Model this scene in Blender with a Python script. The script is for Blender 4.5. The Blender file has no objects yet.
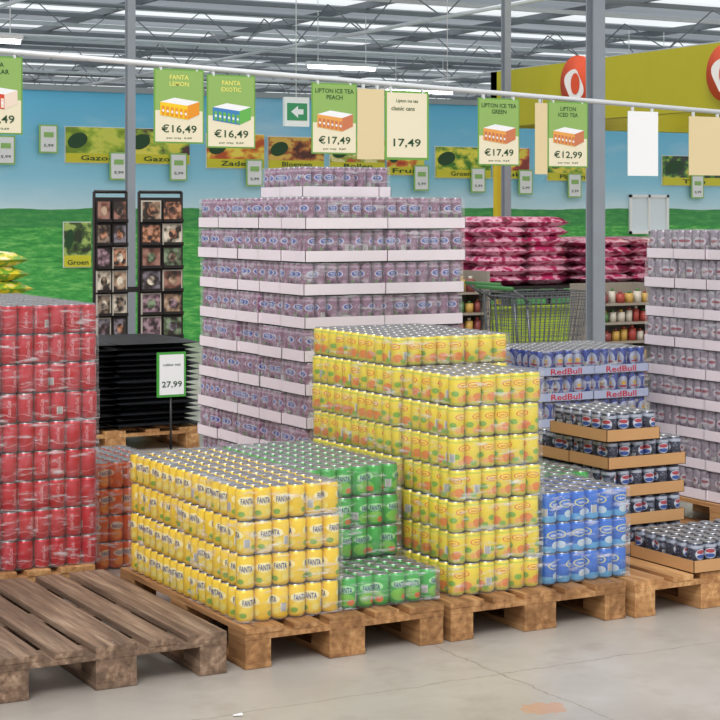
import bpy, math, random
import numpy as np
from mathutils import Vector
rng = random.Random(7)
sc = bpy.context.scene
try:
    sc.view_settings.view_transform = 'Standard'
    sc.view_settings.look = 'None'
except Exception: pass

def lin(c):
    return tuple(((x/255)/12.92 if x/255 <= .04045 else ((x/255+.055)/1.055)**2.4) for x in c)+(1.0,)

# ------------------------------------------------------------------ materials
class G:
    def __init__(s, name):
        s.M = bpy.data.materials.new(name); s.M.use_nodes = True
        s.t = s.M.node_tree; s.n = s.t.nodes; s.l = s.t.links
        s.b = s.n['Principled BSDF']; s.out = s.n['Material Output']
    def node(s, ty, **k):
        nd = s.n.new(ty)
        for a, v in k.items(): setattr(nd, a, v)
        return nd
    def put(s, sock, v):
        if isinstance(v, bpy.types.NodeSocket): s.l.new(v, sock)
        else: sock.default_value = v
    def m(s, op, a, b=0.0, c=None):
        nd = s.node('ShaderNodeMath', operation=op)
        s.put(nd.inputs[0], a); s.put(nd.inputs[1], b)
        if c is not None: s.put(nd.inputs[2], c)
        return nd.outputs[0]
    def mix(s, f, a, b):
        nd = s.node('ShaderNodeMix', data_type='RGBA')
        s.put(nd.inputs[0], f); s.put(nd.inputs[6], a); s.put(nd.inputs[7], b)
        return nd.outputs[2]
    def noise(s, vec, scale, detail=2.0, rough=.5):
        nd = s.node('ShaderNodeTexNoise')
        if vec is not None: s.l.new(vec, nd.inputs['Vector'])
        nd.inputs['Scale'].default_value = scale; nd.inputs['Detail'].default_value = detail
        nd.inputs['Roughness'].default_value = rough
        return nd.outputs['Fac']
    def coord(s, which='Object', scale=None):
        tc = s.node('ShaderNodeTexCoord').outputs[which]
        if scale:
            mp = s.node('ShaderNodeMapping'); mp.inputs['Scale'].default_value = scale
            s.l.new(tc, mp.inputs['Vector']); return mp.outputs[0]
        return tc
    def ramp(s, f, stops):
        nd = s.node('ShaderNodeValToRGB'); e = nd.color_ramp.elements
        e[0].position, e[0].color = stops[0]; e[1].position, e[1].color = stops[-1]
        for p, c in stops[1:-1]:
            x = e.new(p); x.color = c
        s.l.new(f, nd.inputs[0]); return nd.outputs[0]
    def bump(s, h, st, dist=.01):
        nd = s.node('ShaderNodeBump'); nd.inputs['Strength'].default_value = st
        nd.inputs['Distance'].default_value = dist
        s.l.new(h, nd.inputs['Height']); s.l.new(nd.outputs[0], s.b.inputs['Normal'])

def plain(name, c, rough=.5, metal=0.0, var=0.0, emit=0.0):
    g = G(name)
    col = lin(c)
    if var:
        f = g.noise(g.coord(), 6, 3)
        d = tuple(x*(1-var) for x in col[:3])+(1,); b = tuple(min(1, x*(1+var)) for x in col[:3])+(1,)
        g.put(g.b.inputs['Base Color'], g.mix(f, d, b))
    else: g.b.inputs['Base Color'].default_value = col
    g.b.inputs['Roughness'].default_value = rough; g.b.inputs['Metallic'].default_value = metal
    if emit:
        g.b.inputs['Emission Color'].default_value = col; g.b.inputs['Emission Strength'].default_value = emit
    return g.M

def label(name, base, layers, rough=.3, metal=.15):
    g = G(name)
    uv = g.node('ShaderNodeUVMap').outputs[0]
    sx = g.node('ShaderNodeSeparateXYZ'); g.l.new(uv, sx.inputs[0])
    U, V = sx.outputs[0], sx.outputs[1]
    U2 = g.m('FRACT', g.m('MULTIPLY', U, 2.0))
    col = lin(base)
    for L in layers:
        k = L[0]
        if k == 'ell':
            _, cx, cy, rx, ry, c = L
            a = g.m('POWER', g.m('ABSOLUTE', g.m('DIVIDE', g.m('SUBTRACT', U2, cx), rx)), 2.0)
            b = g.m('POWER', g.m('ABSOLUTE', g.m('DIVIDE', g.m('SUBTRACT', V, cy), ry)), 2.0)
            mk = g.m('LESS_THAN', g.m('ADD', a, b), 1.0)
        elif k == 'band':
            _, v0, v1, c = L
            mk = g.m('MULTIPLY', g.m('GREATER_THAN', V, v0), g.m('LESS_THAN', V, v1))
        elif k == 'swirl':
            _, cy, amp, w, c = L
            y = g.m('ADD', g.m('MULTIPLY', g.m('SINE', g.m('MULTIPLY', U2, 6.283)), amp), cy)
            mk = g.m('LESS_THAN', g.m('ABSOLUTE', g.m('SUBTRACT', V, y)), w)
        elif k == 'spots':
            _, scale, thr, c = L
            mk = g.m('GREATER_THAN', g.noise(uv, scale, 2), thr)
        col = g.mix(mk, col, lin(c))
    # bar code panel
    mu = g.m('LESS_THAN', g.m('ABSOLUTE', g.m('SUBTRACT', U, .5)), .06)
    mv = g.m('LESS_THAN', g.m('ABSOLUTE', g.m('SUBTRACT', V, .36)), .13)
    bar = g.m('GREATER_THAN', g.m('SINE', g.m('MULTIPLY', U, 900.0)), .15)
    mi = g.m('MULTIPLY', bar, g.m('LESS_THAN', g.m('ABSOLUTE', g.m('SUBTRACT', U, .5)), .048))
    bc = g.mix(mi, (.85, .85, .85, 1), (.03, .03, .03, 1))
    col = g.mix(g.m('MULTIPLY', mu, mv), col, bc)
    g.put(g.b.inputs['Base Color'], col)
    g.b.inputs['Roughness'].default_value = rough; g.b.inputs['Metallic'].default_value = metal
    return g.M

def film_mat(name, lo=.035, hi=.6, tint=(242, 242, 246), thr=.61):
    g = G(name)
    co = g.coord('Object', (3.0, 3.0, 18.0))
    f = g.noise(co, 2.8, 6, .66)
    fac = g.ramp(f, [(.4, (lo, lo, lo, 1)), (thr-.06, (lo*1.8, lo*1.8, lo*1.8, 1)), (thr+.07, (hi, hi, hi, 1))])  # highlights on the wrap painted in as opaque whitish noise streaks
    g.b.inputs['Base Color'].default_value = lin(tint)
    g.b.inputs['Roughness'].default_value = .12
    h = g.m('ADD', g.noise(g.coord('Object', (1, 1, .5)), 26, 3), g.m('MULTIPLY', g.noise(g.coord('Object'), 9, 1), 1.5))
    g.bump(h, 1.0, .016)
    tr = g.node('ShaderNodeBsdfTransparent'); mx = g.node('ShaderNodeMixShader')
    g.l.new(fac, mx.inputs[0]); g.l.new(tr.outputs[0], mx.inputs[1]); g.l.new(g.b.outputs[0], mx.inputs[2])
    # clear gloss layer on top of the whole sheet
    gl = g.node('ShaderNodeBsdfGlossy'); gl.inputs['Roughness'].default_value = .16
    bn = [n for n in g.n if n.type == 'BUMP'][0]; g.l.new(bn.outputs[0], gl.inputs['Normal'])
    m2 = g.node('ShaderNodeMixShader'); m2.inputs[0].default_value = .05
    g.l.new(mx.outputs[0], m2.inputs[1]); g.l.new(gl.outputs[0], m2.inputs[2])
    g.l.new(m2.outputs[0], g.out.inputs[0])
    return g.M

def wood_mat(name, c1, c2, c3):
    g = G(name)
    f = g.noise(g.coord('Object', (22, 1.3, 22)), 2.0, 6, .65)
    g2 = g.noise(g.coord('Object', (9, .35, 9)), 1.7, 1)
    a = g.ramp(f, [(.3, lin(c1)), (.52, lin(c2)), (.75, lin(c3))])
    k = g.ramp(g2, [(.38, (0, 0, 0, 1)), (.62, (1, 1, 1, 1))])
    col = g.mix(g.m('MULTIPLY', k, .6), a, lin(c1))
    g.put(g.b.inputs['Base Color'], col); g.b.inputs['Roughness'].default_value = .8
    g.bump(f, .35, .004)
    return g.M

# ------------------------------------------------------------------ mesh builder
class Part:
    def __init__(s, v, faces, mats, smooth=False, uv=None):
        s.v = np.array(v, dtype=np.float64).reshape(-1, 3)
        s.l = np.array([i for f in faces for i in f], dtype=np.int32)
        s.c = np.array([len(f) for f in faces], dtype=np.int32)
        s.m = np.array(mats if hasattr(mats, '__len__') else [mats]*len(faces), dtype=np.int32)
        s.s = np.full(len(faces), smooth)
        s.uv = np.zeros((len(s.l), 2)) if uv is None else np.array(uv, dtype=np.float64).reshape(-1, 2)
def join(parts):
    P = Part([[0, 0, 0]], [], [])
    off = 0; ls = []
    for p in parts: ls.append(p.l+off); off += len(p.v)
    P.v = np.concatenate([p.v for p in parts]); P.l = np.concatenate(ls)
    P.c = np.concatenate([p.c for p in parts]); P.m = np.concatenate([p.m for p in parts])
    P.s = np.concatenate([p.s for p in parts]); P.uv = np.concatenate([p.uv for p in parts])
    return P
def moved(p, loc=(0, 0, 0), rot=0.0, scale=(1, 1, 1)):
    q = Part([[0, 0, 0]], [], []); c, s = math.cos(rot), math.sin(rot)
    v = p.v*np.array(scale)
    q.v = np.stack([v[:, 0]*c-v[:, 1]*s, v[:, 0]*s+v[:, 1]*c, v[:, 2]], 1)+np.array(loc)
    q.l, q.c, q.m, q.s, q.uv = p.l, p.c, p.m, p.s, p.uv
    return q
class MB:
    def __init__(s): s.p = []
    def add(s, p, loc=(0, 0, 0), rot=0.0, scale=(1, 1, 1)): s.p.append(moved(p, loc, rot, scale))
    def box(s, x0, x1, y0, y1, z0, z1, mat=0):
        v = [(x0, y0, z0), (x1, y0, z0), (x1, y1, z0), (x0, y1, z0), (x0, y0, z1), (x1, y0, z1), (x1, y1, z1), (x0, y1, z1)]
        f = [(0, 3, 2, 1), (4, 5, 6, 7), (0, 1, 5, 4), (1, 2, 6, 5), (2, 3, 7, 6), (3, 0, 4, 7)]
        s.p.append(Part(v, f, mat))
    def quad(s, a, b, c, d, mat=0): s.p.append(Part([a, b, c, d], [(0, 1, 2, 3)], mat))
    def poly(s, pts, mat=0): s.p.append(Part(pts, [tuple(range(len(pts)))], mat))
    def rod(s, p, q, r, mat=0, n=8):
        p, q = Vector(p), Vector(q); d = (q-p).normalized()
        a = d.orthogonal().normalized(); b = d.cross(a)
        v = []
        for e in (p, q):
            for i in range(n):
                t = 2*math.pi*i/n; v.append(tuple(e+a*(r*math.cos(t))+b*(r*math.sin(t))))
        f = [(i, (i+1) % n, n+(i+1) % n, n+i) for i in range(n)]+[tuple(range(n))[::-1], tuple(range(n, 2*n))]
        s.p.append(Part(v, f, mat, n > 6))
    def obj(s, name, mats, parent=None, bevel=0):
        P = join(s.p)
        me = bpy.data.meshes.new(name)
        me.vertices.add(len(P.v)); me.vertices.foreach_set('co', P.v.ravel())
        me.loops.add(len(P.l)); me.loops.foreach_set('vertex_index', P.l)
        st = np.concatenate([[0], np.cumsum(P.c)[:-1]]).astype(np.int32)
        me.polygons.add(len(P.c)); me.polygons.foreach_set('loop_start', st)
        me.polygons.foreach_set('material_index', P.m)
        me.polygons.foreach_set('use_smooth', P.s)
        me.update(calc_edges=True)
        uvl = me.uv_layers.new(name='UVMap')
        uvl.data.foreach_set('uv', P.uv.ravel())
        for m in mats: me.materials.append(m)
        o = bpy.data.objects.new(name, me); sc.collection.objects.link(o)
        if parent: o.parent = parent
        if bevel:
            b = o.modifiers.new('bevel', 'BEVEL'); b.width = bevel; b.segments = 2; b.limit_method = 'ANGLE'
        return o

_tc = {}
def text_flat(body, width=None, height=None, mat=0):
    """text laid in the XZ plane facing -Y, centred on the origin"""
    if body not in _tc:
        cu = bpy.data.curves.new('t', 'FONT'); cu.body = body; cu.size = 1; cu.resolution_u = 2
        cu.offset = .012
        o = bpy.data.objects.new('t', cu); sc.collection.objects.link(o)
        bpy.context.view_layer.update()
        me = bpy.data.meshes.new_from_object(o.evaluated_get(bpy.context.evaluated_depsgraph_get()))
        v = np.array([tuple(x.co) for x in me.vertices]); f = [tuple(p.vertices) for p in me.polygons]
        bpy.data.objects.remove(o); bpy.data.curves.remove(cu); bpy.data.meshes.remove(me)
        mn, mx = v.min(0), v.max(0); v = v-(mn+mx)/2
        _tc[body] = (v, f, mx-mn)
    v, f, sz = _tc[body]
    if width and height: sx, sy = width/sz[0], height/sz[1]
    elif width: sx = sy = width/sz[0]
    else: sx = sy = height/sz[1]
    return Part(np.stack([v[:, 0]*sx, np.zeros(len(v)), v[:, 1]*sy], 1), f, mat)
def wrap(p, R, z, a0=0.0, vertical=False):
    v = p.v.copy()
    x, zz = (v[:, 0], v[:, 2]) if not vertical else (-v[:, 2], v[:, 0])
    a = x/R+a0
    q = Part([[0, 0, 0]], [], []); q.v = np.stack([R*np.sin(a), -R*np.cos(a), zz+z], 1)
    q.l, q.c, q.m, q.s, q.uv = p.l, p.c, p.m, p.s, p.uv
    return q
def can_part(R, H, n=14, texts=()):
    prof = [(.72, 0), (.80, .012), (1, .075), (1, .895), (.93, .94), (.85, .968), (.86, 1.0), (.80, 1.0), (.77, .972)]
    v = []
    for r, z in prof:
        for j in range(n):
            a = 2*math.pi*(j/n-.25); v.append((R*r*math.sin(a), -R*r*math.cos(a), z*H))
    f = []; m = []; uv = []
    for k in range(len(prof)-1):
        for j in range(n):
            j2 = (j+1) % n
            f.append((k*n+j, k*n+j2, (k+1)*n+j2, (k+1)*n+j))
            m.append(0 if 1 <= k <= 4 else 1)
            z0, z1 = prof[k][1], prof[k+1][1]
            uv += [(j/n, z0), ((j+1)/n, z0), ((j+1)/n, z1), (j/n, z1)]
    k = len(prof)-1
    f.append(tuple(k*n+j for j in range(n))); m.append(1); uv += [(.5, .5)]*n
    f.append(tuple(range(n))[::-1]); m.append(1); uv += [(.5, .5)]*n
    body = Part(v, f, m, True, uv); body.s[-2:] = False
    tb = Part([(-.006, -.012, .99*H), (.006, -.012, .99*H), (.006, .008, .99*H), (-.006, .008, .99*H)], [(0, 1, 2, 3)], 1)
    ps = [body, tb]
    for (tx, w, h, z, mat, vert, lift) in texts:
        t = text_flat(tx, w, h, mat)
        for a0 in (0, math.pi): ps.append(wrap(t, R+lift, z*H, a0, vert))
    return join(ps)

ALU = plain('brushed_aluminium', (162, 162, 164), .32, .75)
WHITE = plain('white_ink', (245, 245, 245), .5)
PINKW = plain('pale_script_ink', (230, 160, 165), .5)
NAVY = plain('navy_ink', (25, 50, 140), .5)
REDI = plain('red_ink', (205, 30, 40), .5)
DKG = plain('dark_green_ink', (35, 75, 40), .6)
FILM = film_mat('shrink_film')
FILMR = film_mat('shrink_film_hazy', .08, .55, (240, 240, 244), .61)
TRAYW = plain('white_tray_board', (242, 230, 236), .7, 0, .05)
TRAYB = plain('brown_tray_board', (200, 152, 102), .8, 0, .1)
TRAYS = plain('silver_blue_tray_board', (180, 190, 218), .5, 0, .1)

R1, H1 = .033, .1165
P1, L1 = .067, .118
def kind(name, mats, part, R=R1, H=H1, pitch=P1, lay=L1, film=1, tray=None, pk=(6, 4), tt=None):
    return dict(name=name, mats=mats, part=part, R=R, H=H, pitch=pitch, lay=lay, film=film, tray=tray, pk=pk, tt=tt)

lemon = label('lemon_can_label', (246, 208, 38), [('ell', .5, .30, .36, .17, (250, 222, 80)), ('ell', .5, .60, .36, .15, (253, 240, 175)), ('ell', .28, .22, .13, .08, (140, 185, 60)), ('ell', .7, .25, .14, .1, (253, 236, 130)), ('band', .0, .1, (222, 184, 40))])
green = label('green_can_label', (52, 172, 66), [('ell', .5, .30, .36, .18, (130, 205, 75)), ('ell', .5, .62, .34, .13, (165, 225, 155)), ('ell', .7, .22, .15, .09, (235, 130, 70)), ('band', .0, .1, (35, 140, 50))])
orange = label('orange_can_label', (232, 98, 24), [('ell', .5, .6, .34, .14, (255, 215, 170)), ('ell', .5, .28, .3, .16, (255, 150, 40))])
red = label('red_can_label', (196, 16, 40), [('swirl', .25, .05, .012, (230, 130, 135)), ('band', .84, .87, (160, 15, 28))])
tea = label('peach_tea_label', (238, 214, 58), [('band', .02, .12, (200, 200, 80)), ('ell', .64, .27, .20, .14, (242, 148, 72)), ('ell', .38, .22, .12, .09, (248, 184, 100)), ('ell', .16, .40, .15, .09, (140, 188, 70)), ('ell', .88, .18, .14, .08, (150, 192, 75)), ('ell', .5, .66, .24, .095, (220, 70, 55)), ('ell', .5, .66, .20, .075, (250, 224, 80)), ('band', .84, .9, (200, 204, 70))])
bluet = label('blue_tea_label', (34, 108, 205), [('band', .02, .25, (100, 180, 235)), ('ell', .5, .62, .30, .13, (220, 215, 130)), ('ell', .5, .62, .25, .105, (55, 120, 208)), ('ell', .6, .28, .2, .12, (205, 224, 240))])
cassis = label('blackcurrant_label', (138, 92, 122), [('spots', 9, .56, (178, 140, 164)), ('ell', .5, .28, .26, .14, (92, 44, 80)), ('ell', .3, .4, .1, .06, (105, 130, 85)), ('ell', .5, .64, .31, .11, (218, 212, 230)), ('ell', .5, .64, .25, .085, (62, 84, 172)), ('band', .84, .9, (182, 152, 172))])
silver = label('silver_can_label', (165, 152, 166), [('spots', 8, .58, (132, 116, 134)), ('ell', .5, .6, .34, .16, (218, 210, 220)), ('ell', .5, .62, .26, .05, (170, 80, 95)), ('ell', .5, .28, .26, .12, (96, 74, 94))], .3, .4)
energy = label('energy_can_label', (40, 68, 155), [('ell', .5, .55, .42, .30, (180, 188, 212)), ('ell', .5, .58, .16, .08, (225, 180, 70)), ('ell', .5, .44, .30, .04, (195, 40, 60))], .3, .35)
cola = label('dark_cola_label', (66, 68, 82), [('spots', 7, .55, (125, 130, 145)), ('ell', .5, .6, .26, .18, (205, 210, 222)), ('ell', .5, .68, .20, .07, (175, 75, 85)), ('ell', .5, .52, .20, .07, (70, 98, 170)), ('band', .80, .9, (170, 175, 188))], .3, .4)

FT = [('FANTA', .050, .021, .60, 2, False, .0012)]
K = {
 'lemon': kind('lemon_soda_can_stack', [lemon, ALU, NAVY, FILM], can_part(R1, H1, 14, FT)),
 'green': kind('green_soda_can_stack', [green, ALU, NAVY, FILM], can_part(R1, H1, 14, FT)),
 'orange': kind('orange_soda_can_stack', [orange, ALU, NAVY, FILM], can_part(R1, H1, 14, FT)),
 'red': kind('red_cola_can_stack', [red, ALU, PINKW, FILM], can_part(R1, H1, 14, [('Coca-Cola', .066, .016, .5, 2, True, .001)])),
 'tea': kind('peach_iced_tea_can_stack', [tea, ALU, REDI, FILM], can_part(R1, H1, 14, [('Lipton', .026, .009, .66, 2, False, .0012)])),
 'bluetea': kind('blue_iced_tea_can_stack', [bluet, ALU, WHITE, FILM], can_part(R1, H1, 14, [('Lipton', .030, .010, .62, 2, False, .0012)])),
 'cassis': kind('blackcurrant_soda_can_stack', [cassis, ALU, WHITE, FILMR, TRAYW], can_part(.0285, .144, 12, [('ROYAL', .022, .008, .665, 2, False, .001), ('CLUB', .016, .007, .60, 2, False, .001)]), .0285, .144, .06, .151, 1, .052, (7, 4)),
 'silver': kind('silver_soda_can_stack', [silver, ALU, REDI, FILMR, TRAYW], can_part(.0285, .144, 12), .0285, .144, .06, .150, 1, .052, (6, 4)),
 'energy': kind('energy_drink_can_stack', [energy, ALU, REDI, FILM, TRAYS], can_part(.0265, .122, 12), .0265, .122, .056, .126, 1, .042, (6, 4), 'RedBull'),
 'cola': kind('dark_cola_can_stack', [cola, ALU, WHITE, FILM, TRAYB], can_part(R1, H1-.001, 14), R1, H1-.001, P1, .120, 0, .05, (6, 4)),
}

def stack(kn, blocks, jit=.003):
    k = K[kn]; mb = MB(); p, R, H, L = k['pitch'], k['R'], k['H'], k['lay']
    for B in blocks:
        x0, y0, nx, ny, l0, l1 = B[:6]
        z00 = B[6] if len(B) > 6 and B[6] is not None else .1457
        pkx, pky = B[7] if len(B) > 7 else k['pk']
        for l in range(l0, l1):
            z = z00+l*L+.001
            npx, npy = math.ceil(nx/pkx), math.ceil(ny/pky)
            for a in range(npx):
                for b in range(npy):
                    dx, dy = rng.uniform(-jit, jit), rng.uniform(-jit, jit)
                    i0, i1 = a*pkx, min(nx, (a+1)*pkx); j0, j1 = b*pky, min(ny, (b+1)*pky)
                    for i in range(i0, i1):
                        for j in range(j0, j1):
                            if not (i in (0, nx-1) or j in (0, ny-1) or l == l1-1): continue
                            if j == 0 and not (i == 0 and rng.random() < .4): base = 0
                            else: base = -math.pi/2
                            r = rng.random()
                            rot = base+rng.uniform(-.45, .45) if r < .45 else (base+math.pi/2+rng.uniform(-.3, .3) if r < .7 else rng.uniform(0, 6.28))
                            mb.add(k['part'], (x0+(i+.5)*p+dx, y0+(j+.5)*p+dy, z+(.003 if k['tray'] else 0)), rot)
                    e = .0012
                    X0, X1, Y0, Y1 = x0+i0*p+dx-e, x0+i1*p+dx+e, y0+j0*p+dy-e, y0+j1*p+dy+e
                    outer = (a == 0, a == npx-1, b == 0, b == npy-1)
                    Z1 = z+H+.001+(.003 if k['tray'] else 0)
                    if k['film']:
                        if outer[2]: mb.quad((X0, Y0, z), (X1, Y0, z), (X1, Y0, Z1), (X0, Y0, Z1), 3)
                        if outer[0]: mb.quad((X0, Y1, z), (X0, Y0, z), (X0, Y0, Z1), (X0, Y1, Z1), 3)
                        if outer[1]: mb.quad((X1, Y0, z), (X1, Y1, z), (X1, Y1, Z1), (X1, Y0, Z1), 3)
                        if outer[3]: mb.quad((X1, Y1, z), (X0, Y1, z), (X0, Y1, Z1), (X1, Y1, Z1), 3)
                        if l == l1-1: mb.quad((X0, Y0, Z1), (X1, Y0, Z1), (X1, Y1, Z1), (X0, Y1, Z1), 3)
                    if k['tray']:
                        t = .003; hl = k['tray']
                        hz = z-.0005
                        mb.box(X0-t, X1+t, Y0-t, Y1+t, hz, hz+.0025, 4)
                        mb.box(X0-t, X1+t, Y0-t, Y0-.0004, hz, hz+hl, 4); mb.box(X0-t, X1+t, Y1+.0004, Y1+t, hz, hz+hl, 4)
                        mb.box(X0-t, X0-.0004, Y0-t, Y1+t, hz, hz+hl, 4); mb.box(X1+.0004, X1+t, Y0-t, Y1+t, hz, hz+hl, 4)
                        if k['tt'] and outer[2] and i1-i0 > 3:
                            mb.add(text_flat(k['tt'], (X1-X0)*.55, hl*.7, 2), ((X0+X1)/2, Y0-t-.001, hz+hl/2))
    return mb.obj(k['name'], k['mats'])

# ------------------------------------------------------------------ pallets
W_OLD = wood_mat('weathered_pallet_wood', (86, 66, 52), (144, 116, 94), (194, 168, 142))
W_NEW = wood_mat('pine_pallet_wood', (150, 100, 58), (204, 154, 100), (232, 192, 142))
W_MID = wood_mat('used_pallet_wood', (118, 80, 46), (178, 130, 82), (212, 168, 118))
def pallet(x0, y0, mat, w=.8, d=1.2, z=0.0):
    mb = MB()
    def bx(a, b, c, e, f, g): mb.box(x0+a, x0+b, y0+c, y0+e, z+f, z+g)
    for a, b in ((0, .1), (w/2-.0725, w/2+.0725), (w-.1, w)):
        bx(a, b, 0, d, .001, .022)
    for (a, b) in ((0, .1), (w/2-.0725, w/2+.0725), (w-.1, w)):
        for (c, e) in ((0, .145), (d/2-.0725, d/2+.0725), (d-.145, d)):
            bx(a+.001, b-.001, c+.001, e-.001, .022, .1)
    for (c, e) in ((0, .145), (d/2-.0725, d/2+.0725), (d-.145, d)): bx(0, w, c, e, .1, .122)
    ws = [.145, .1, .145, .1, .145]; gap = (w-sum(ws))/4; x = 0
    for q in ws:
        j = rng.uniform(-.004, .004)
        bx(x, x+q, j, d+j, .122, .144); x += q+gap
    for q in (.05, w/2, w-.05):
        for c in (.04, .1): mb.rod((x0+q, y0+c, z+.142), (x0+q, y0+c, z+.1448), .004, 1, 8)
    return mb.obj('wooden_pallet', [mat, ALU], bevel=.003)

YF = 5.48
pallet(1.68, YF, W_OLD); pallet(.86, YF+.03, W_OLD)
pallet(2.55, YF, W_MID); pallet(3.38, YF, W_MID); pallet(4.21, YF-.02, W_NEW); pallet(5.68, 6.1, W_NEW)
pallet(1.68, 6.78, W_NEW); pallet(3.60, 7.07, W_NEW); pallet(4.86, 7.1, W_NEW)

stack('red', [(1.70, 6.80, 12, 16, 0, 9, None, (4, 6))])
stack('orange', [(2.62, 7.32, 6, 8, 0, 4, .003)])
stack('lemon', [(2.556, 5.535, 6, 16, 0, 4)])
stack('green', [(2.968, 5.545, 6, 4, 0, 1), (2.968, 5.825, 6, 12, 0, 4)])
stack('tea', [(3.435, 5.55, 6, 6, 0, 7, None, (6, 6)), (3.425, 5.965, 8, 11, 0, 8, None, (4, 6))], .004)
stack('bluetea', [(3.85, 5.55, 6, 6, 0, 3, None, (6, 6))])
stack('green', [(3.975, 5.97, 6, 7, 0, 3), (3.975, 6.17, 3, 5, 3, 4)])
stack('cassis', [(3.59, 7.07, 14, 20, 0, 10), (3.8, 7.5, 8, 8, 10, 11)], .008)
stack('silver', [(5.70, 6.1, 13, 20, 0, 9)], .008)
stack('energy', [(4.88, 7.1, 12, 9, 0, 6)])
stack('cola', [(4.41, 5.905, 6, 8, 0, 4, None, (6, 4)), (4.385, 5.875, 4, 6, 4, 5, None, (4, 6)),
               (4.5, 5.46, 6, 6, 0, 1, None, (6, 6)), (4.5+.42, 5.46, 4, 6, 0, 1, None, (4, 6))], .006)

# ------------------------------------------------------------------ overhead rail and price signs
RAILM = plain('painted_steel_rail', (222, 224, 226), .4, .2)
def railz(x): return 2.18-(x-1.95)*.0378
mb = MB(); mb.rod((.9, 6.35, railz(.9)), (6.6, 6.35, railz(6.6)), .011)
for x in (1.3, 3.9, 6.4): mb.rod((x, 6.35, railz(x)), (x, 6.35, 4.36), .0015)
mb.obj('hanging_sign_rail', [RAILM])

LIME = plain('lime_print', (112, 165, 70), .6); LIMEL = plain('pale_lime_print', (146, 182, 98), .6)
CREAM = plain('cream_card', (236, 226, 196), .7); WH = plain('white_paper', (240, 240, 240), .7); BEI = plain('beige_card', (226, 206, 160), .7)
PK = {'y': plain('pic_yellow', (250, 205, 30)), 'b': plain('pic_blue', (60, 130, 190)), 'r': plain('pic_red', (215, 70, 40)), 'o': plain('pic_peach', (235, 165, 80))}
PK2 = {'y': plain('pic_orange', (235, 150, 30)), 'b': plain('pic_green', (100, 180, 80)), 'r': plain('pic_cream', (240, 220, 200)), 'o': plain('pic_rose', (205, 120, 80))}
TY = plain('title_ink', (245, 235, 120), .6)
def sign(x0, x1, drop, title, price, style, pc='y', hh=.29):
    mb = MB(); y = 6.328; zt = railz((x0+x1)/2)-drop; h = hh; w = x1-x0; cx = (x0+x1)/2
    zb = zt-h
    mb.box(x0, x1, y, y+.002, zb, zt, 0)
    f = y-.0015
    mats = [LIME, CREAM, LIMEL, DKG, PK[pc], WHITE, BEI, RAILM, PK2[pc], TY]
    if style == 'photo':
        mb.box(x0+.006, x1-.006, f, y, zb+.006, zb+h*.44, 1)
        mb.box(x0+.006, x1-.006, f, y, zb+h*.44, zt-.006, 2)
        for i, s in enumerate(title.split('|')): mb.add(text_flat(s, None, .018, 9 if pc in 'yb' else 3), (cx, f-.001, zt-.032-i*.026))
        bz = zb+h*.32; q = f-.001
        mb.poly([(cx-.080, q, bz+.016), (cx+.035, q, bz), (cx+.035, q, bz+.055), (cx-.080, q, bz+.068)], 4)
        mb.poly([(cx+.035, q, bz), (cx+.085, q, bz+.022), (cx+.085, q, bz+.072), (cx+.035, q, bz+.055)], 8)
        mb.poly([(cx-.080, q, bz+.068), (cx+.035, q, bz+.055), (cx+.085, q, bz+.072), (cx-.02, q, bz+.085)], 5)
        for i in range(6):
            xx = cx-.068+i*.019; zz = bz+.018-i*.0024
            mb.poly([(xx-.006, q-.001, zz), (xx+.006, q-.001, zz-.001), (xx+.006, q-.001, zz+.034), (xx-.006, q-.001, zz+.035)], 8)
            mb.poly([(xx-.004, q-.0015, zz+.012), (xx+.004, q-.0015, zz+.011), (xx+.004, q-.0015, zz+.02), (xx-.004, q-.0015, zz+.021)], 5)
        mb.add(text_flat(price, w*.70, .036, 3), (cx, f-.001, zb+h*.19))
        mb.add(text_flat('per tray  0,69', w*.5, .009, 3), (cx, f-.001, zb+h*.07))
    elif style == 'text':
        mb.box(x0+.01, x1-.01, f, y, zb+.01, zt-.01, 1)
        for i, s in enumerate(title.split('|')): mb.add(text_flat(s, None, .018, 3), (cx-.02*(i > 0), f-.001, zt-.045-i*.03))
        mb.add(text_flat(price, w*.62, .038, 3), (cx, f-.001, zb+h*.24))
    elif style == 'blank':
        mb.box(x0-.0005, x1+.0005, f, y, zb-.0005, zt+.0005, 6 if pc != 'b' else 5)
    for xx in (x0+.03, x1-.03): mb.box(xx-.004, xx+.004, y-.001, y+.012, zt-.01, railz(xx)-.012, 7)
    return mb.obj('hanging_price_sign', mats)
sign(1.82, 2.03, .022, 'COLA|REGULAR', '€19,49', 'photo', 'r')
sign(2.554, 2.765, .014, 'FANTA|LEMON', '€16,49', 'photo', 'y')
sign(2.777, 2.988, .02, 'FANTA|EXOTIC', '€16,49', 'photo', 'b')
sign(3.240, 3.450, .018, 'LIPTON ICE TEA|PEACH', '€17,49', 'photo', 'o')
sign(3.452, 3.578, .03, '', '', 'blank', 'y')
sign(3.582, 3.795, .024, 'Lipton ice tea|classic cans', '17,49', 'text')
sign(4.040, 4.253, .024, 'LIPTON ICE TEA|GREEN', '€17,49', 'photo', 'o')
sign(4.335, 4.399, .03, '', '', 'blank', 'y', .31)
sign(4.402, 4.617, .014, 'LIPTON|ICED TEA', '€12,99', 'photo', 'o')
sign(4.838, 5.008, .03, '', '', 'blank', 'b')
sign(5.187, 5.39, .03, '', '', 'blank', 'y', .27)

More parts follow.
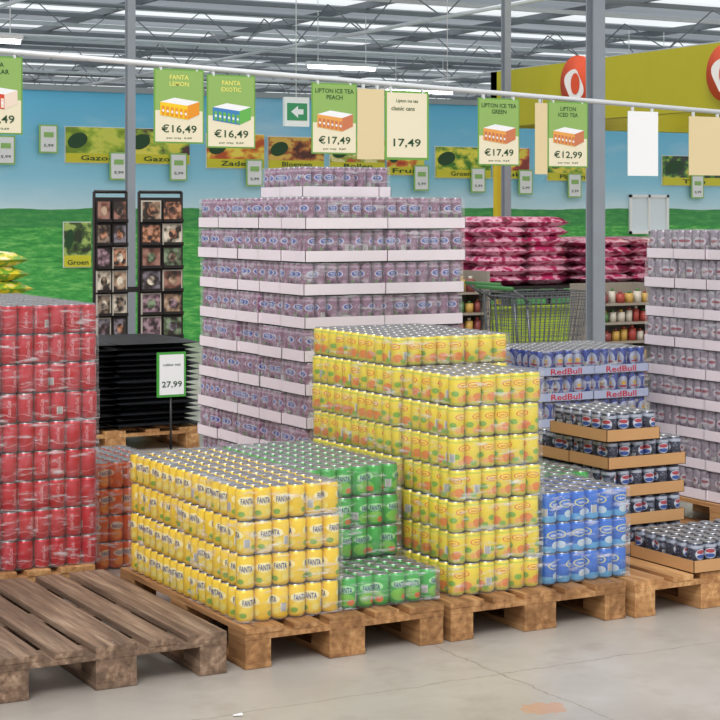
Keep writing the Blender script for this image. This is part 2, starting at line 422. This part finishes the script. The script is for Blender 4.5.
# ------------------------------------------------------------------ black mats on pallet + floor sign
def pillow(w, d, h, n=8, mat=0, e=4):
    v = []; f = []; idx = {}
    for s in (1, -1):
        for i in range(n+1):
            for j in range(n+1):
                x, y = -1+2*i/n, -1+2*j/n
                t = max(0, (1-abs(x)**e))*max(0, (1-abs(y)**e))
                idx[s, i, j] = len(v); v.append((x*w/2, y*d/2, s*h/2*t**.5))
    for s in (1, -1):
        for i in range(n):
            for j in range(n):
                q = (idx[s, i, j], idx[s, i+1, j], idx[s, i+1, j+1], idx[s, i, j+1])
                f.append(q if s > 0 else q[::-1])
    return Part(v, f, mat, True)
BLK = plain('black_rubber', (30, 32, 36), .5, 0, .3)
pallet(3.53, 10.9, W_NEW, 1.2, .8)
mb = MB()
for l in range(16):
    for c in range(2):
        mb.add(pillow(.60, .80, .046, 8, 0, 8), (3.54+.3+.59*c+rng.uniform(-.02, .02), 11.3+rng.uniform(-.02, .02), .172+l*.036), rng.uniform(-.04, .04), (rng.uniform(.96, 1.0), 1, rng.uniform(.8, 1.1)))
mb.obj('black_mat_stack', [BLK])

mb = MB(); sx, sy = 4.38, 10.55
mb.box(sx-.10, sx+.10, sy-.006, sy+.006, .39, .68, 0); mb.box(sx-.085, sx+.085, sy-.009, sy-.005, .405, .665, 1)
mb.add(text_flat('27,99', .14, .045, 2), (sx, sy-.011, .47)); mb.add(text_flat('rubber mat', .12, .016, 2), (sx, sy-.011, .60))
mb.rod((sx, sy+.01, .02), (sx, sy+.01, .42), .008, 3); mb.rod((sx, sy+.01, 0.0), (sx, sy+.01, .02), .10, 3, 20)
mb.obj('price_sign_stand', [plain('green_frame', (70, 160, 60)), WH, DKG, plain('dark_metal', (60, 60, 62), .4, .6)])

# ------------------------------------------------------------------ card rack (one two-bay stand)
DARK = plain('dark_rack_metal', (42, 36, 34), .5, .3)
pal = [(120, 75, 60), (150, 120, 95), (95, 110, 80), (185, 170, 150), (90, 80, 88), (125, 95, 105), (155, 100, 70), (105, 85, 68)]
CM = []
for i, c in enumerate(pal):
    g = G('greeting_card_%d' % i); f = g.noise(g.coord(), 13+i*2, 1)
    g.put(g.b.inputs['Base Color'], g.ramp(f, [(.38, lin((50, 40, 36))), (.5, lin(c)), (.62, lin(tuple(min(255, x+50) for x in c)))])); CM.append(g.M)
mb = MB()
def rack(x0, x1, y, cols):
    w = (x1-x0)
    mb.box(x0, x1, y, y+.02, .25, 1.70, 0)
    for x in (x0, x1): mb.rod((x, y+.01, .03), (x, y+.01, 1.74), .012, 0)
    mb.rod((x0, y+.01, 1.74), (x1, y+.01, 1.74), .012, 0)
    cw = w/cols
    for r in range(8):
        z = 1.52-r*.172
        for c in range(cols):
            a = x0+c*cw+.006
            mb.box(a, a+cw-.012, y-.022, y-.012, z, z+.158, 9 if rng.random() < .4 else 0)
            mb.box(a+.010, a+cw-.022, y-.025, y-.0215, z+.012, z+.148, 1+rng.randrange(8))
            # motif printed on the card
            q = 1+rng.randrange(8); mx_, mz = a+cw*.5-.006, z+.08
            pts = [(mx_+cw*.2*math.cos(t), y-.0262, mz+.035*math.sin(t)) for t in np.linspace(0, 2*math.pi, 12, endpoint=False)]
            mb.poly(pts, q)
            mb.box(a, a+cw-.012, y-.05, y-.046, z-.006, z+.02, 0)
            mb.box(a, a+cw-.012, y-.05, y, z-.007, z-.001, 0)
rack(4.79, 5.13, 12.15, 2); rack(4.44, 4.69, 12.15, 2)
mb.box(4.39, 5.18, 11.95, 12.4, 0.001, .03, 0); mb.box(4.69, 4.79, 12.15, 12.17, .3, .34, 0); mb.box(4.69, 4.79, 12.15, 12.17, 1.0, 1.04, 0)
mb.obj('greeting_card_rack', [DARK]+CM+[plain('card_border', (195, 186, 172), .7)])

# ------------------------------------------------------------------ bags, rack, carts
def bagmat(name, a, b, c):
    g = G(name); co = g.coord('Object', (1, 1, 2))
    f = g.noise(co, 7, 3)
    g.put(g.b.inputs['Base Color'], g.ramp(f, [(.40, lin(a)), (.46, lin(b)), (.53, lin(b)), (.57, lin(a)), (.66, lin(c))])); g.b.inputs['Roughness'].default_value = .3
    return g.M
PINK = bagmat('pink_bag_print', (185, 50, 100), (222, 165, 185), (110, 35, 62))
YBAG = bagmat('yellow_bag_print', (235, 215, 60), (120, 170, 60), (245, 240, 190))
def bags(name, x0, y0, z0, cols, rows, layers, mat, w=.55, d=.4, h=.11):
    mb = MB(); P = pillow(w, d, h*1.15, 8, 0, 4)
    for l in range(layers):
        for c in range(cols):
            for r in range(rows):
                mb.add(P, (x0+w*(c+.5)+rng.uniform(-.02, .02), y0+d*(r+.5)+rng.uniform(-.02, .02), z0+h*.59+l*h), rng.uniform(-.05, .05))
    return mb.obj(name, [mat])
LG = plain('lime_green_panel', (172, 200, 45), .5)
def bench(x0, x1, y0, y1, z):
    mb = MB()
    mb.box(x0, x1, y0, y1, z-.12, z-.09, 0); mb.box(x0, x1, y0, y1, z-.03, z, 0)
    n = 9
    for i in range(n+1):
        x = x0+(x1-x0-.05)*i/n
        mb.box(x, x+.05, y0+.01, y0+.06, z-.09, z-.03, 0); mb.box(x, x+.05, y1-.06, y1-.01, z-.09, z-.03, 0)
    for x in (x0+.02, (x0+x1)/2, x1-.06):
        for y in (y0+.02, y1-.06): mb.box(x, x+.04, y, y+.04, 0, z-.12, 0)
    mb.box(x0+.1, x1-.02, y0+.08, y0+.12, .02, .66, 1); mb.box(x0+.06, x1+.02, y0+.02, y0+.22, .66, .69, 1)
    return mb.obj('display_rack', [DARK, LG])
bench(9.1, 11.7, 14.1, 15.0, .88)
bags('potting_soil_bag_pile', 9.15, 14.15, .882, 2, 2, 7, PINK, .48, .4, .094)
bags('potting_soil_bag_pile', 10.3, 14.15, .882, 2, 2, 5, PINK, .6, .4, .09)
bags('seed_bag_pile', 3.58, 13.4, 0.002, 1, 2, 11, YBAG, .8, .45, .115)
def shelf(name, gx0, gx1, gy, zt, n, cols):
    mb = MB()
    for x in (gx0, gx1): mb.box(x-.015, x+.015, gy, gy+.4, 0.001, zt, 0)
    mb.box(gx0, gx1, gy+.38, gy+.4, 0.01, zt, 0)
    for i in range(n):
        z = .1+i*(zt-.1)/n
        mb.box(gx0, gx1, gy, gy+.4, z-.02, z, 0)
        x = gx0+.03
        while x < gx1-.1:
            w = rng.uniform(.06, .1); h = rng.uniform(.5, .85)*(zt-.1)/n
            mb.rod((x+w/2, gy+.08, z), (x+w/2, gy+.08, z+h*.8), w*.45, 1+rng.randrange(len(cols)), 10)
            mb.rod((x+w/2, gy+.08, z+h*.8), (x+w/2, gy+.08, z+h), w*.2, 1+rng.randrange(len(cols)), 8)
            x += w+.01
    return mb.obj(name, [plain(name+'_frame', (150, 140, 128), .5)]+cols)
GC = [plain('goods_%d' % i, c, .4) for i, c in enumerate([(170, 70, 60), (205, 195, 180), (80, 120, 70), (200, 160, 80), (140, 70, 65)])]
shelf('garden_goods_shelf', 8.3, 8.8, 13.6, 1.05, 5, GC)
shelf('garden_goods_shelf', 9.3, 10.0, 12.6, .95, 5, GC)

def cart(x, y):
    mb = MB()
    def P(a, b, c): return (x+a, y+b, c)
    def ring(z, k):
        bx = .0+.03*(1-k); fx = .80-.10*(1-k); wb = .24-.03*(1-k); wf = .18-.02*(1-k)
        return [P(bx, -wb, z), P(fx, -wf, z), P(fx, wf, z), P(bx, wb, z)]
    zs = [.45, .52, .59, .66, .73, .80, .88, .95]
    R = [ring(z, (z-.45)/.5) for z in zs]
    for i, r in enumerate(R):
        for k in range(4): mb.rod(r[k], r[(k+1) % 4], .005 if i in (0, len(R)-1) else .0025, 0, 6)
    lo, hi = R[0], R[-1]
    for k in range(4):
        a0, a1 = Vector(lo[k]), Vector(lo[(k+1) % 4]); b0, b1 = Vector(hi[k]), Vector(hi[(k+1) % 4])
        n = 16 if k % 2 == 0 else 8
        for j in range(n+1): mb.rod(a0.lerp(a1, j/n), b0.lerp(b1, j/n), .0025, 0, 6)
    for j in range(9):
        a = Vector(lo[0]).lerp(Vector(lo[3]), j/8); b = Vector(lo[1]).lerp(Vector(lo[2]), j/8); mb.rod(a, b, .0025, 0, 6)
    for s in (-1, 1):
        mb.rod(P(-.12, s*.24, 1.02), P(.03, s*.24, .92), .01, 0); mb.rod(P(.03, s*.22, .92), P(.1, s*.22, .15), .011, 0)
        mb.rod(P(.1, s*.22, .15), P(.78, s*.18, .15), .011, 0); mb.rod(P(.12, s*.22, .3), P(.6, s*.2, .45), .01, 0)
        for wx, wy in ((.12, .22), (.75, .18)):
            mb.rod(P(wx, s*wy-.012, .06), P(wx, s*wy+.012, .06), .058, 1, 16); mb.rod(P(wx, s*wy, .06), P(wx, s*wy, .15), .012, 0)
    mb.rod(P(-.12, -.25, 1.02), P(-.12, .25, 1.02), .016, 2, 10)
    return mb.obj('shopping_cart', [plain('cart_wire', (105, 108, 112), .35, .7), DARK, plain('cart_handle', (60, 120, 60), .4)])
cart(7.35, 11.1); cart(7.7, 11.8)

# ------------------------------------------------------------------ building
STEEL = plain('galvanised_steel', (145, 151, 158), .5, .2, .1)
def column(x, y, w, top=4.4, mat=STEEL, name='steel_column'):
    mb = MB(); t = w*.12
    mb.box(x-w/2, x+w/2, y-w/2, y-w/2+t, 0.012, top); mb.box(x-w/2, x+w/2, y+w/2-t, y+w/2, 0.012, top)
    mb.box(x-t/2, x+t/2, y-w/2+t, y+w/2-t, 0.012, top)
    mb.box(x-w*.8, x+w*.8, y-w*.8, y+w*.8, 0.001, .012)
    return mb.obj(name, [mat])
column(6.70, 9.10, .088); column(5.11, 13.16, .065); column(10.05, 15.2, .075)

g = G('concrete_floor'); co = g.coord()
f1 = g.noise(co, .9, 5, .6); f2 = g.noise(co, 14, 5, .7); f3 = g.noise(co, 3.2, 4, .6)
c = g.ramp(f1, [(.3, lin((164, 156, 147))), (.5, lin((180, 173, 164))), (.7, lin((198, 192, 184)))])
c = g.mix(g.m('MULTIPLY', f2, .35), c, lin((146, 138, 130)))
st = g.ramp(f3, [(.54, (0, 0, 0, 1)), (.70, (1, 1, 1, 1))])
c = g.mix(g.m('MULTIPLY', st, .4), c, lin((146, 132, 117)))
sep = g.node('ShaderNodeSeparateXYZ'); g.l.new(co, sep.inputs[0])
wob = g.m('MULTIPLY', g.m('SUBTRACT', g.noise(co, 6, 4, .7), .5), .07)
jx = g.m('LESS_THAN', g.m('ABSOLUTE', g.m('SUBTRACT', g.m('ADD', sep.outputs[0], wob), 3.30)), .004)
jy = g.m('LESS_THAN', g.m('ABSOLUTE', g.m('SUBTRACT', g.m('ADD', sep.outputs[1], wob), 5.02)), .004)
c = g.mix(g.m('MULTIPLY', g.m('MAXIMUM', jx, jy), .5), c, lin((120, 108, 96)))
dx = g.m('POWER', g.m('ABSOLUTE', g.m('DIVIDE', g.m('SUBTRACT', sep.outputs[0], 3.19), .12)), 2.0)
dy = g.m('POWER', g.m('ABSOLUTE', g.m('DIVIDE', g.m('SUBTRACT', sep.outputs[1], 4.60), .10)), 2.0)
rs = g.m('LESS_THAN', g.m('ADD', g.m('ADD', dx, dy), g.m('MULTIPLY', g.noise(co, 25, 4), 1.2)), 1.0)
c = g.mix(g.m('MULTIPLY', rs, .5), c, lin((205, 135, 80)))
g.put(g.b.inputs['Base Color'], c); g.put(g.b.inputs['Roughness'], g.m('ADD', g.m('MULTIPLY', f3, .35), .2)); g.bump(f2, .12, .003)
mb = MB(); mb.box(-12, 60, -8, 62, -.1, 0); mb.obj('floor', [g.M])

g = G('mural_print'); co = g.coord(); sep = g.node('ShaderNodeSeparateXYZ'); g.l.new(co, sep.inputs[0])
Z = sep.outputs[2]
zz = g.m('DIVIDE', g.m('SUBTRACT', Z, 1.6), 1.45)
sky = g.ramp(zz, [(0, lin((205, 232, 240))), (.3, lin((150, 214, 238))), (1, lin((98, 192, 232)))])
cl = g.ramp(g.noise(g.coord('Object', (.35, 1, 1.2)), 1.3, 5), [(.52, (0, 0, 0, 1)), (.75, (1, 1, 1, 1))])
sky = g.mix(g.m('MULTIPLY', cl, .5), sky, (.9, .95, 1, 1))
gr = g.noise(g.coord('Object', (1.2, 1, 6)), 3, 6, .75)
grass = g.ramp(gr, [(.3, lin((30, 120, 55))), (.5, lin((72, 172, 78))), (.68, lin((150, 218, 120)))])
far = g.m('MULTIPLY', g.m('GREATER_THAN', Z, 1.42), .6)
grass = g.mix(far, grass, lin((56, 138, 78)))
edge = g.m('ADD', Z, g.m('MULTIPLY', g.noise(co, 1.0, 3), .10))
mk = g.m('GREATER_THAN', edge, 1.70)
g.put(g.b.inputs['Base Color'], g.mix(mk, grass, sky)); g.b.inputs['Roughness'].default_value = .6
mb = MB(); mb.box(-2, 32, 20.0, 20.12, 0.0, 3.05); wall = mb.obj('wall_back', [g.M])
mb = MB(); mb.box(-2, 32, 19.97, 20.15, 3.05, 3.12); mb.obj('trim_1', [plain('trim_grey', (150, 160, 165), .5)])
mb = MB(); mb.box(-2, 60, 58, 58.2, 0.0, 4.6); mb.obj('wall_far', [plain('far_wall_paint', (180, 186, 190), .8)])
mb = MB(); wx0, wx1, wz0, wz1 = 15.3, 16.0, 1.3, 1.86
mb.box(wx0, wx1, 19.985, 19.995, wz0, wz1, 1)
for a in (wx0, (wx0+wx1)/2-.02, wx1-.04): mb.box(a, a+.04, 19.96, 19.985, wz0, wz1, 0)
for a in (wz0, wz1-.04): mb.box(wx0, wx1, 19.96, 19.985, a, a+.04, 0)
mb.obj('window_1', [WH, plain('window_pane', (225, 235, 240), .1)])

def banner(name, x0, x1, z0, z1, a, b, c, seed, txt='Gazon & tuin'):
    g = G(name); co = g.coord('Object', (1, 1, 1.5)); f = g.noise(co, 3.5+seed, 4); s = g.node('ShaderNodeSeparateXYZ'); g.l.new(g.coord(), s.inputs[0])
    col = g.ramp(f, [(.40, lin(a)), (.49, lin(b)), (.56, lin(c))])
    mk = g.m('LESS_THAN', s.outputs[2], z0+(z1-z0)*.26)
    col = g.mix(mk, col, lin((215, 208, 50)))
    g.put(g.b.inputs['Base Color'], col)
    mb = MB(); mb.box(x0, x1, 19.96, 19.985, z0, z1, 0); mb.box(x0-.01, x1+.01, 19.985, 19.998, z0-.01, z1+.01, 1)
    L = (x1-x0)
    mb.add(text_flat(txt, min(.42, L*.8), .06, 2), ((x0+x1)/2, 19.955, z0+.055))
    pts = [(x0+L*(.18+.16*math.cos(t)), 19.957, z0+(z1-z0)*(.62+.22*math.sin(t)+.06*math.cos(t))) for t in np.linspace(0, 2*math.pi, 20, endpoint=False)]
    mb.poly(pts, 2)
    mb.obj('wall_banner', [g.M, WH, DKG])
banner('banner_a', 6.94, 7.72, 2.20, 2.62, (120, 150, 40), (170, 195, 60), (215, 220, 90), .3, 'Gazon')
banner('banner_b', 7.74, 8.53, 2.20, 2.62, (90, 60, 60), (150, 180, 60), (235, 225, 90), 1, 'Gazon')
banner('banner_c', 8.77, 9.55, 2.16, 2.58, (200, 90, 40), (240, 160, 60), (250, 225, 90), .7, 'Zaden')
banner('banner_d', 9.62, 10.4, 2.16, 2.56, (90, 50, 40), (190, 110, 60), (230, 190, 90), 1.5, 'Bloemen')
banner('banner_e', 10.5, 11.3, 2.15, 2.55, (200, 100, 60), (160, 180, 70), (240, 230, 160), 1.9, 'Bollen')
banner('banner_f', 11.35, 11.9, 2.1, 2.5, (190, 70, 40), (230, 150, 60), (235, 225, 90), 2.1, 'Fruit')
banner('banner_g', 12.09, 12.95, 2.07, 2.48, (70, 130, 40), (180, 195, 60), (240, 230, 80), 2.6, 'Groente')
banner('banner_h', 13.0, 13.58, 2.07, 2.48, (150, 60, 50), (230, 120, 60), (240, 220, 80), 1.2, 'Tuin')
banner('banner_i', 13.9, 14.7, 2.05, 2.46, (40, 90, 40), (120, 170, 60), (240, 220, 80), .9, 'Planten')
banner('banner_j', 15.9, 17.0, 2.0, 2.42, (60, 70, 60), (90, 150, 60), (200, 200, 90), 2.2, 'Tuin')
banner('banner_k', 6.92, 7.25, .95, 1.48, (50, 60, 40), (90, 120, 60), (180, 200, 110), 3.2, 'Groen')
CG = plain('card_green', (150, 195, 110), .6)
for x, z in ((6.19, 2.33), (6.71, 2.47), (7.59, 2.16), (8.37, 2.16), (9.40, 2.10), (11.84, 2.06), (12.73, 2.04), (13.5, 2.02), (14.32, 1.98), (16.5, 1.98)):
    mb = MB(); mb.box(x-.115, x+.115, 19.93, 19.94, z-.17, z+.17, 0); mb.box(x-.095, x+.095, 19.925, 19.93, z-.15, z+.15, 1)
    mb.box(x-.01, x+.01, 19.94, 20.0, z+.1, z+.12, 1); mb.add(text_flat('5,99', .12, .04, 2), (x, 19.922, z-.08)); mb.box(x-.06, x+.06, 19.92, 19.925, z+.02, z+.08, 0)
    mb.obj('wall_price_card', [CG, WH, DKG])

mb = MB(); ex, ey, ez = 9.13, 18.2, 2.77
mb.box(ex-.16, ex+.16, ey, ey+.05, ez-.17, ez+.17, 0); mb.box(ex-.13, ex+.13, ey-.004, ey, ez-.10, ez+.10, 1)
mb.add(Part([(-.08, 0, 0), (.01, 0, -.07), (.01, 0, -.03), (.08, 0, -.03), (.08, 0, .03), (.01, 0, .03), (.01, 0, .07)], [tuple(range(7))], 0), (ex, ey-.006, ez))
mb.rod((ex, ey+.025, ez+.17), (ex, ey+.025, 4.61), .006, 0)
mb.obj('exit_sign', [plain('exit_white', (235, 240, 238), .5), plain('exit_green', (60, 150, 100), .5)])

TUBE = plain('fluorescent_tube', (255, 255, 250), .5, 0, 0, 9.0)
OL = plain('olive_yellow_panel', (180, 172, 28), .55, 0, .05)
mb = MB(); mb.box(10.38, 10.5, 7.5, 16.0, 2.52, 3.12); mb.box(10.38, 15.5, 15.88, 16.0, 2.52, 3.12)
mb.box(10.5, 15.5, 7.5, 15.88, 2.98, 3.02)
for y in (7.6, 15.9): mb.box(10.40, 10.48, y, y+.08, 0.001, 2.52, 1)
mb.box(15.42, 15.5, 15.9, 15.98, 0.001, 2.98, 1); mb.box(15.42, 15.5, 7.6, 7.68, 0.001, 2.98, 1)
mb.box(12.3, 12.9, 15.1, 15.25, 2.93, 2.98, 2); mb.rod((12.32, 15.17, 2.90), (12.88, 15.17, 2.90), .028, 2, 12)
mb.obj('canopy_fascia', [OL, plain('yellow_post', (215, 185, 40), .5), TUBE])
def logo(y, z, r):
    mb = MB()
    mb.rod((10.33, y, z), (10.38, y, z), r, 0, 32)
    v = [(10.325, y+r*.10+r*.55*math.cos(t)*(1+.3*math.sin(2*t)), z+r*.6*math.sin(t)-r*.1) for t in np.linspace(0, 2*math.pi, 32, endpoint=False)]
    mb.poly(v, 1)
    v = [(10.32, y+r*.28*math.cos(t), z+r*.40*math.sin(t)-r*.05) for t in np.linspace(0, 2*math.pi, 16, endpoint=False)]
    mb.poly(v, 0)
    mb.obj('round_logo_sign', [plain('logo_red', (225, 80, 35), .4), plain('logo_white', (245, 240, 235), .5)])
logo(14.36, 2.90, .27); logo(12.1, 2.84, .26)

# roof
g = G('translucent_roof_sheet'); s = g.node('ShaderNodeSeparateXYZ'); g.l.new(g.coord(), s.inputs[0])
tl = g.node('ShaderNodeBsdfTranslucent'); df = g.node('ShaderNodeBsdfDiffuse'); ad = g.node('ShaderNodeMixShader')
fy = g.m('FRACT', g.m('DIVIDE', s.outputs[1], 2.5))
f = g.m('ADD', g.m('MULTIPLY', g.m('GREATER_THAN', fy, .60), .6), g.m('MULTIPLY', g.noise(g.coord('Object', (.25, 1.2, 1)), 1.2, 3), .4))
cc = g.ramp(f, [(.1, lin((122, 128, 134))), (.32, lin((152, 158, 164))), (.85, lin((240, 244, 246)))])
g.l.new(cc, tl.inputs[0]); df.inputs[0].default_value = lin((165, 170, 174)); ad.inputs[0].default_value = .2
g.l.new(tl.outputs[0], ad.inputs[1]); g.l.new(df.outputs[0], ad.inputs[2]); g.l.new(ad.outputs[0], g.out.inputs[0])
mb = MB(); mb.quad((-6, 17, 4.62), (-6, 60, 4.62), (60, 60, 4.62), (60, 17, 4.62)); mb.obj('ceiling', [g.M])
mb = MB()
y = -2.0; i = 0
while y < 58:
    mb.box(-6, 56, y, y+.05, 4.44, 4.50, 1 if i % 2 == 0 else 0); y += 1.25; i += 1
for x in range(-6, 56, 3): mb.box(x, x+.06, -2, 58, 4.50, 4.60, 0)
for x in range(-4, 56, 5):
    mb.rod((x, 14, 3.95), (x, 58, 3.95), .025, 1, 6)
    for i in range(22):
        yy = 14+i*2; mb.rod((x, yy, 3.95), (x, yy+1, 4.42), .010, 0, 6); mb.rod((x, yy+1, 4.42), (x, yy+2, 3.95), .010, 0, 6)
for yy in (22.5, 28, 34, 41):
    mb.rod((-4, yy, 3.95), (54, yy, 3.95), .025, 1, 6)
    mb.rod((-4, yy, 4.42), (54, yy, 4.42), .03, 0, 6)
    for i in range(48):
        x = -4+i*1.2; mb.rod((x, yy, 3.95), (x+.6, yy, 4.42), .008, 0, 6); mb.rod((x+.6, yy, 4.42), (x+1.2, yy, 3.95), .008, 0, 6)
mb.obj('roof_truss', [plain('roof_steel_dark', (128, 134, 140), .5, .05), plain('roof_steel_light', (220, 224, 228), .5, .05)])
for (x, y, z, L) in ((11.7, 21.9, 3.68, 1.1), (5.7, 19.2, 3.55, .9), (17.5, 22.4, 3.6, 1.0), (16.0, 27, 3.8, 1.4)):
    mb = MB(); mb.box(x-L/2, x+L/2, y-.06, y+.06, z, z+.05, 1); mb.rod((x-L/2+.02, y, z-.02), (x+L/2-.02, y, z-.02), .028, 0, 12)
    for xx in (x-L*.35, x+L*.35): mb.rod((xx, y, z+.05), (xx, y, 4.615), .006, 1, 6)
    mb.obj('fluorescent_lamp', [TUBE, WH])

mb = MB(); mb.quad((2.28, 4.99, .004), (2.31, 4.98, .004), (2.315, 5.0, .007), (2.285, 5.005, .003)); mb.obj('paper_scrap', [WH])

# ------------------------------------------------------------------ light
w = bpy.data.worlds.new('overcast'); sc.world = w; w.use_nodes = True
bg = w.node_tree.nodes['Background']; bg.inputs[0].default_value = (.97, .985, 1, 1); bg.inputs[1].default_value = 1.0
sd = bpy.data.lights.new('soft_sun', 'SUN'); sd.energy = 1.8; sd.angle = math.radians(25); sd.color = (1, .99, .97)
so = bpy.data.objects.new('soft_sun', sd); sc.collection.objects.link(so)
so.rotation_euler = Vector((.55, .75, -1.0)).to_track_quat('-Z', 'Y').to_euler(); so.location = (0, 0, 8)

cam = bpy.data.cameras.new('camera'); co_ = bpy.data.objects.new('camera', cam); sc.collection.objects.link(co_)
cam.sensor_width = 36; cam.lens = 87.5; cam.shift_y = -145/720; cam.clip_end = 200
co_.location = (0, 0, 1.57); co_.rotation_euler = (math.radians(90), 0, -math.radians(28.7))
sc.camera = co_
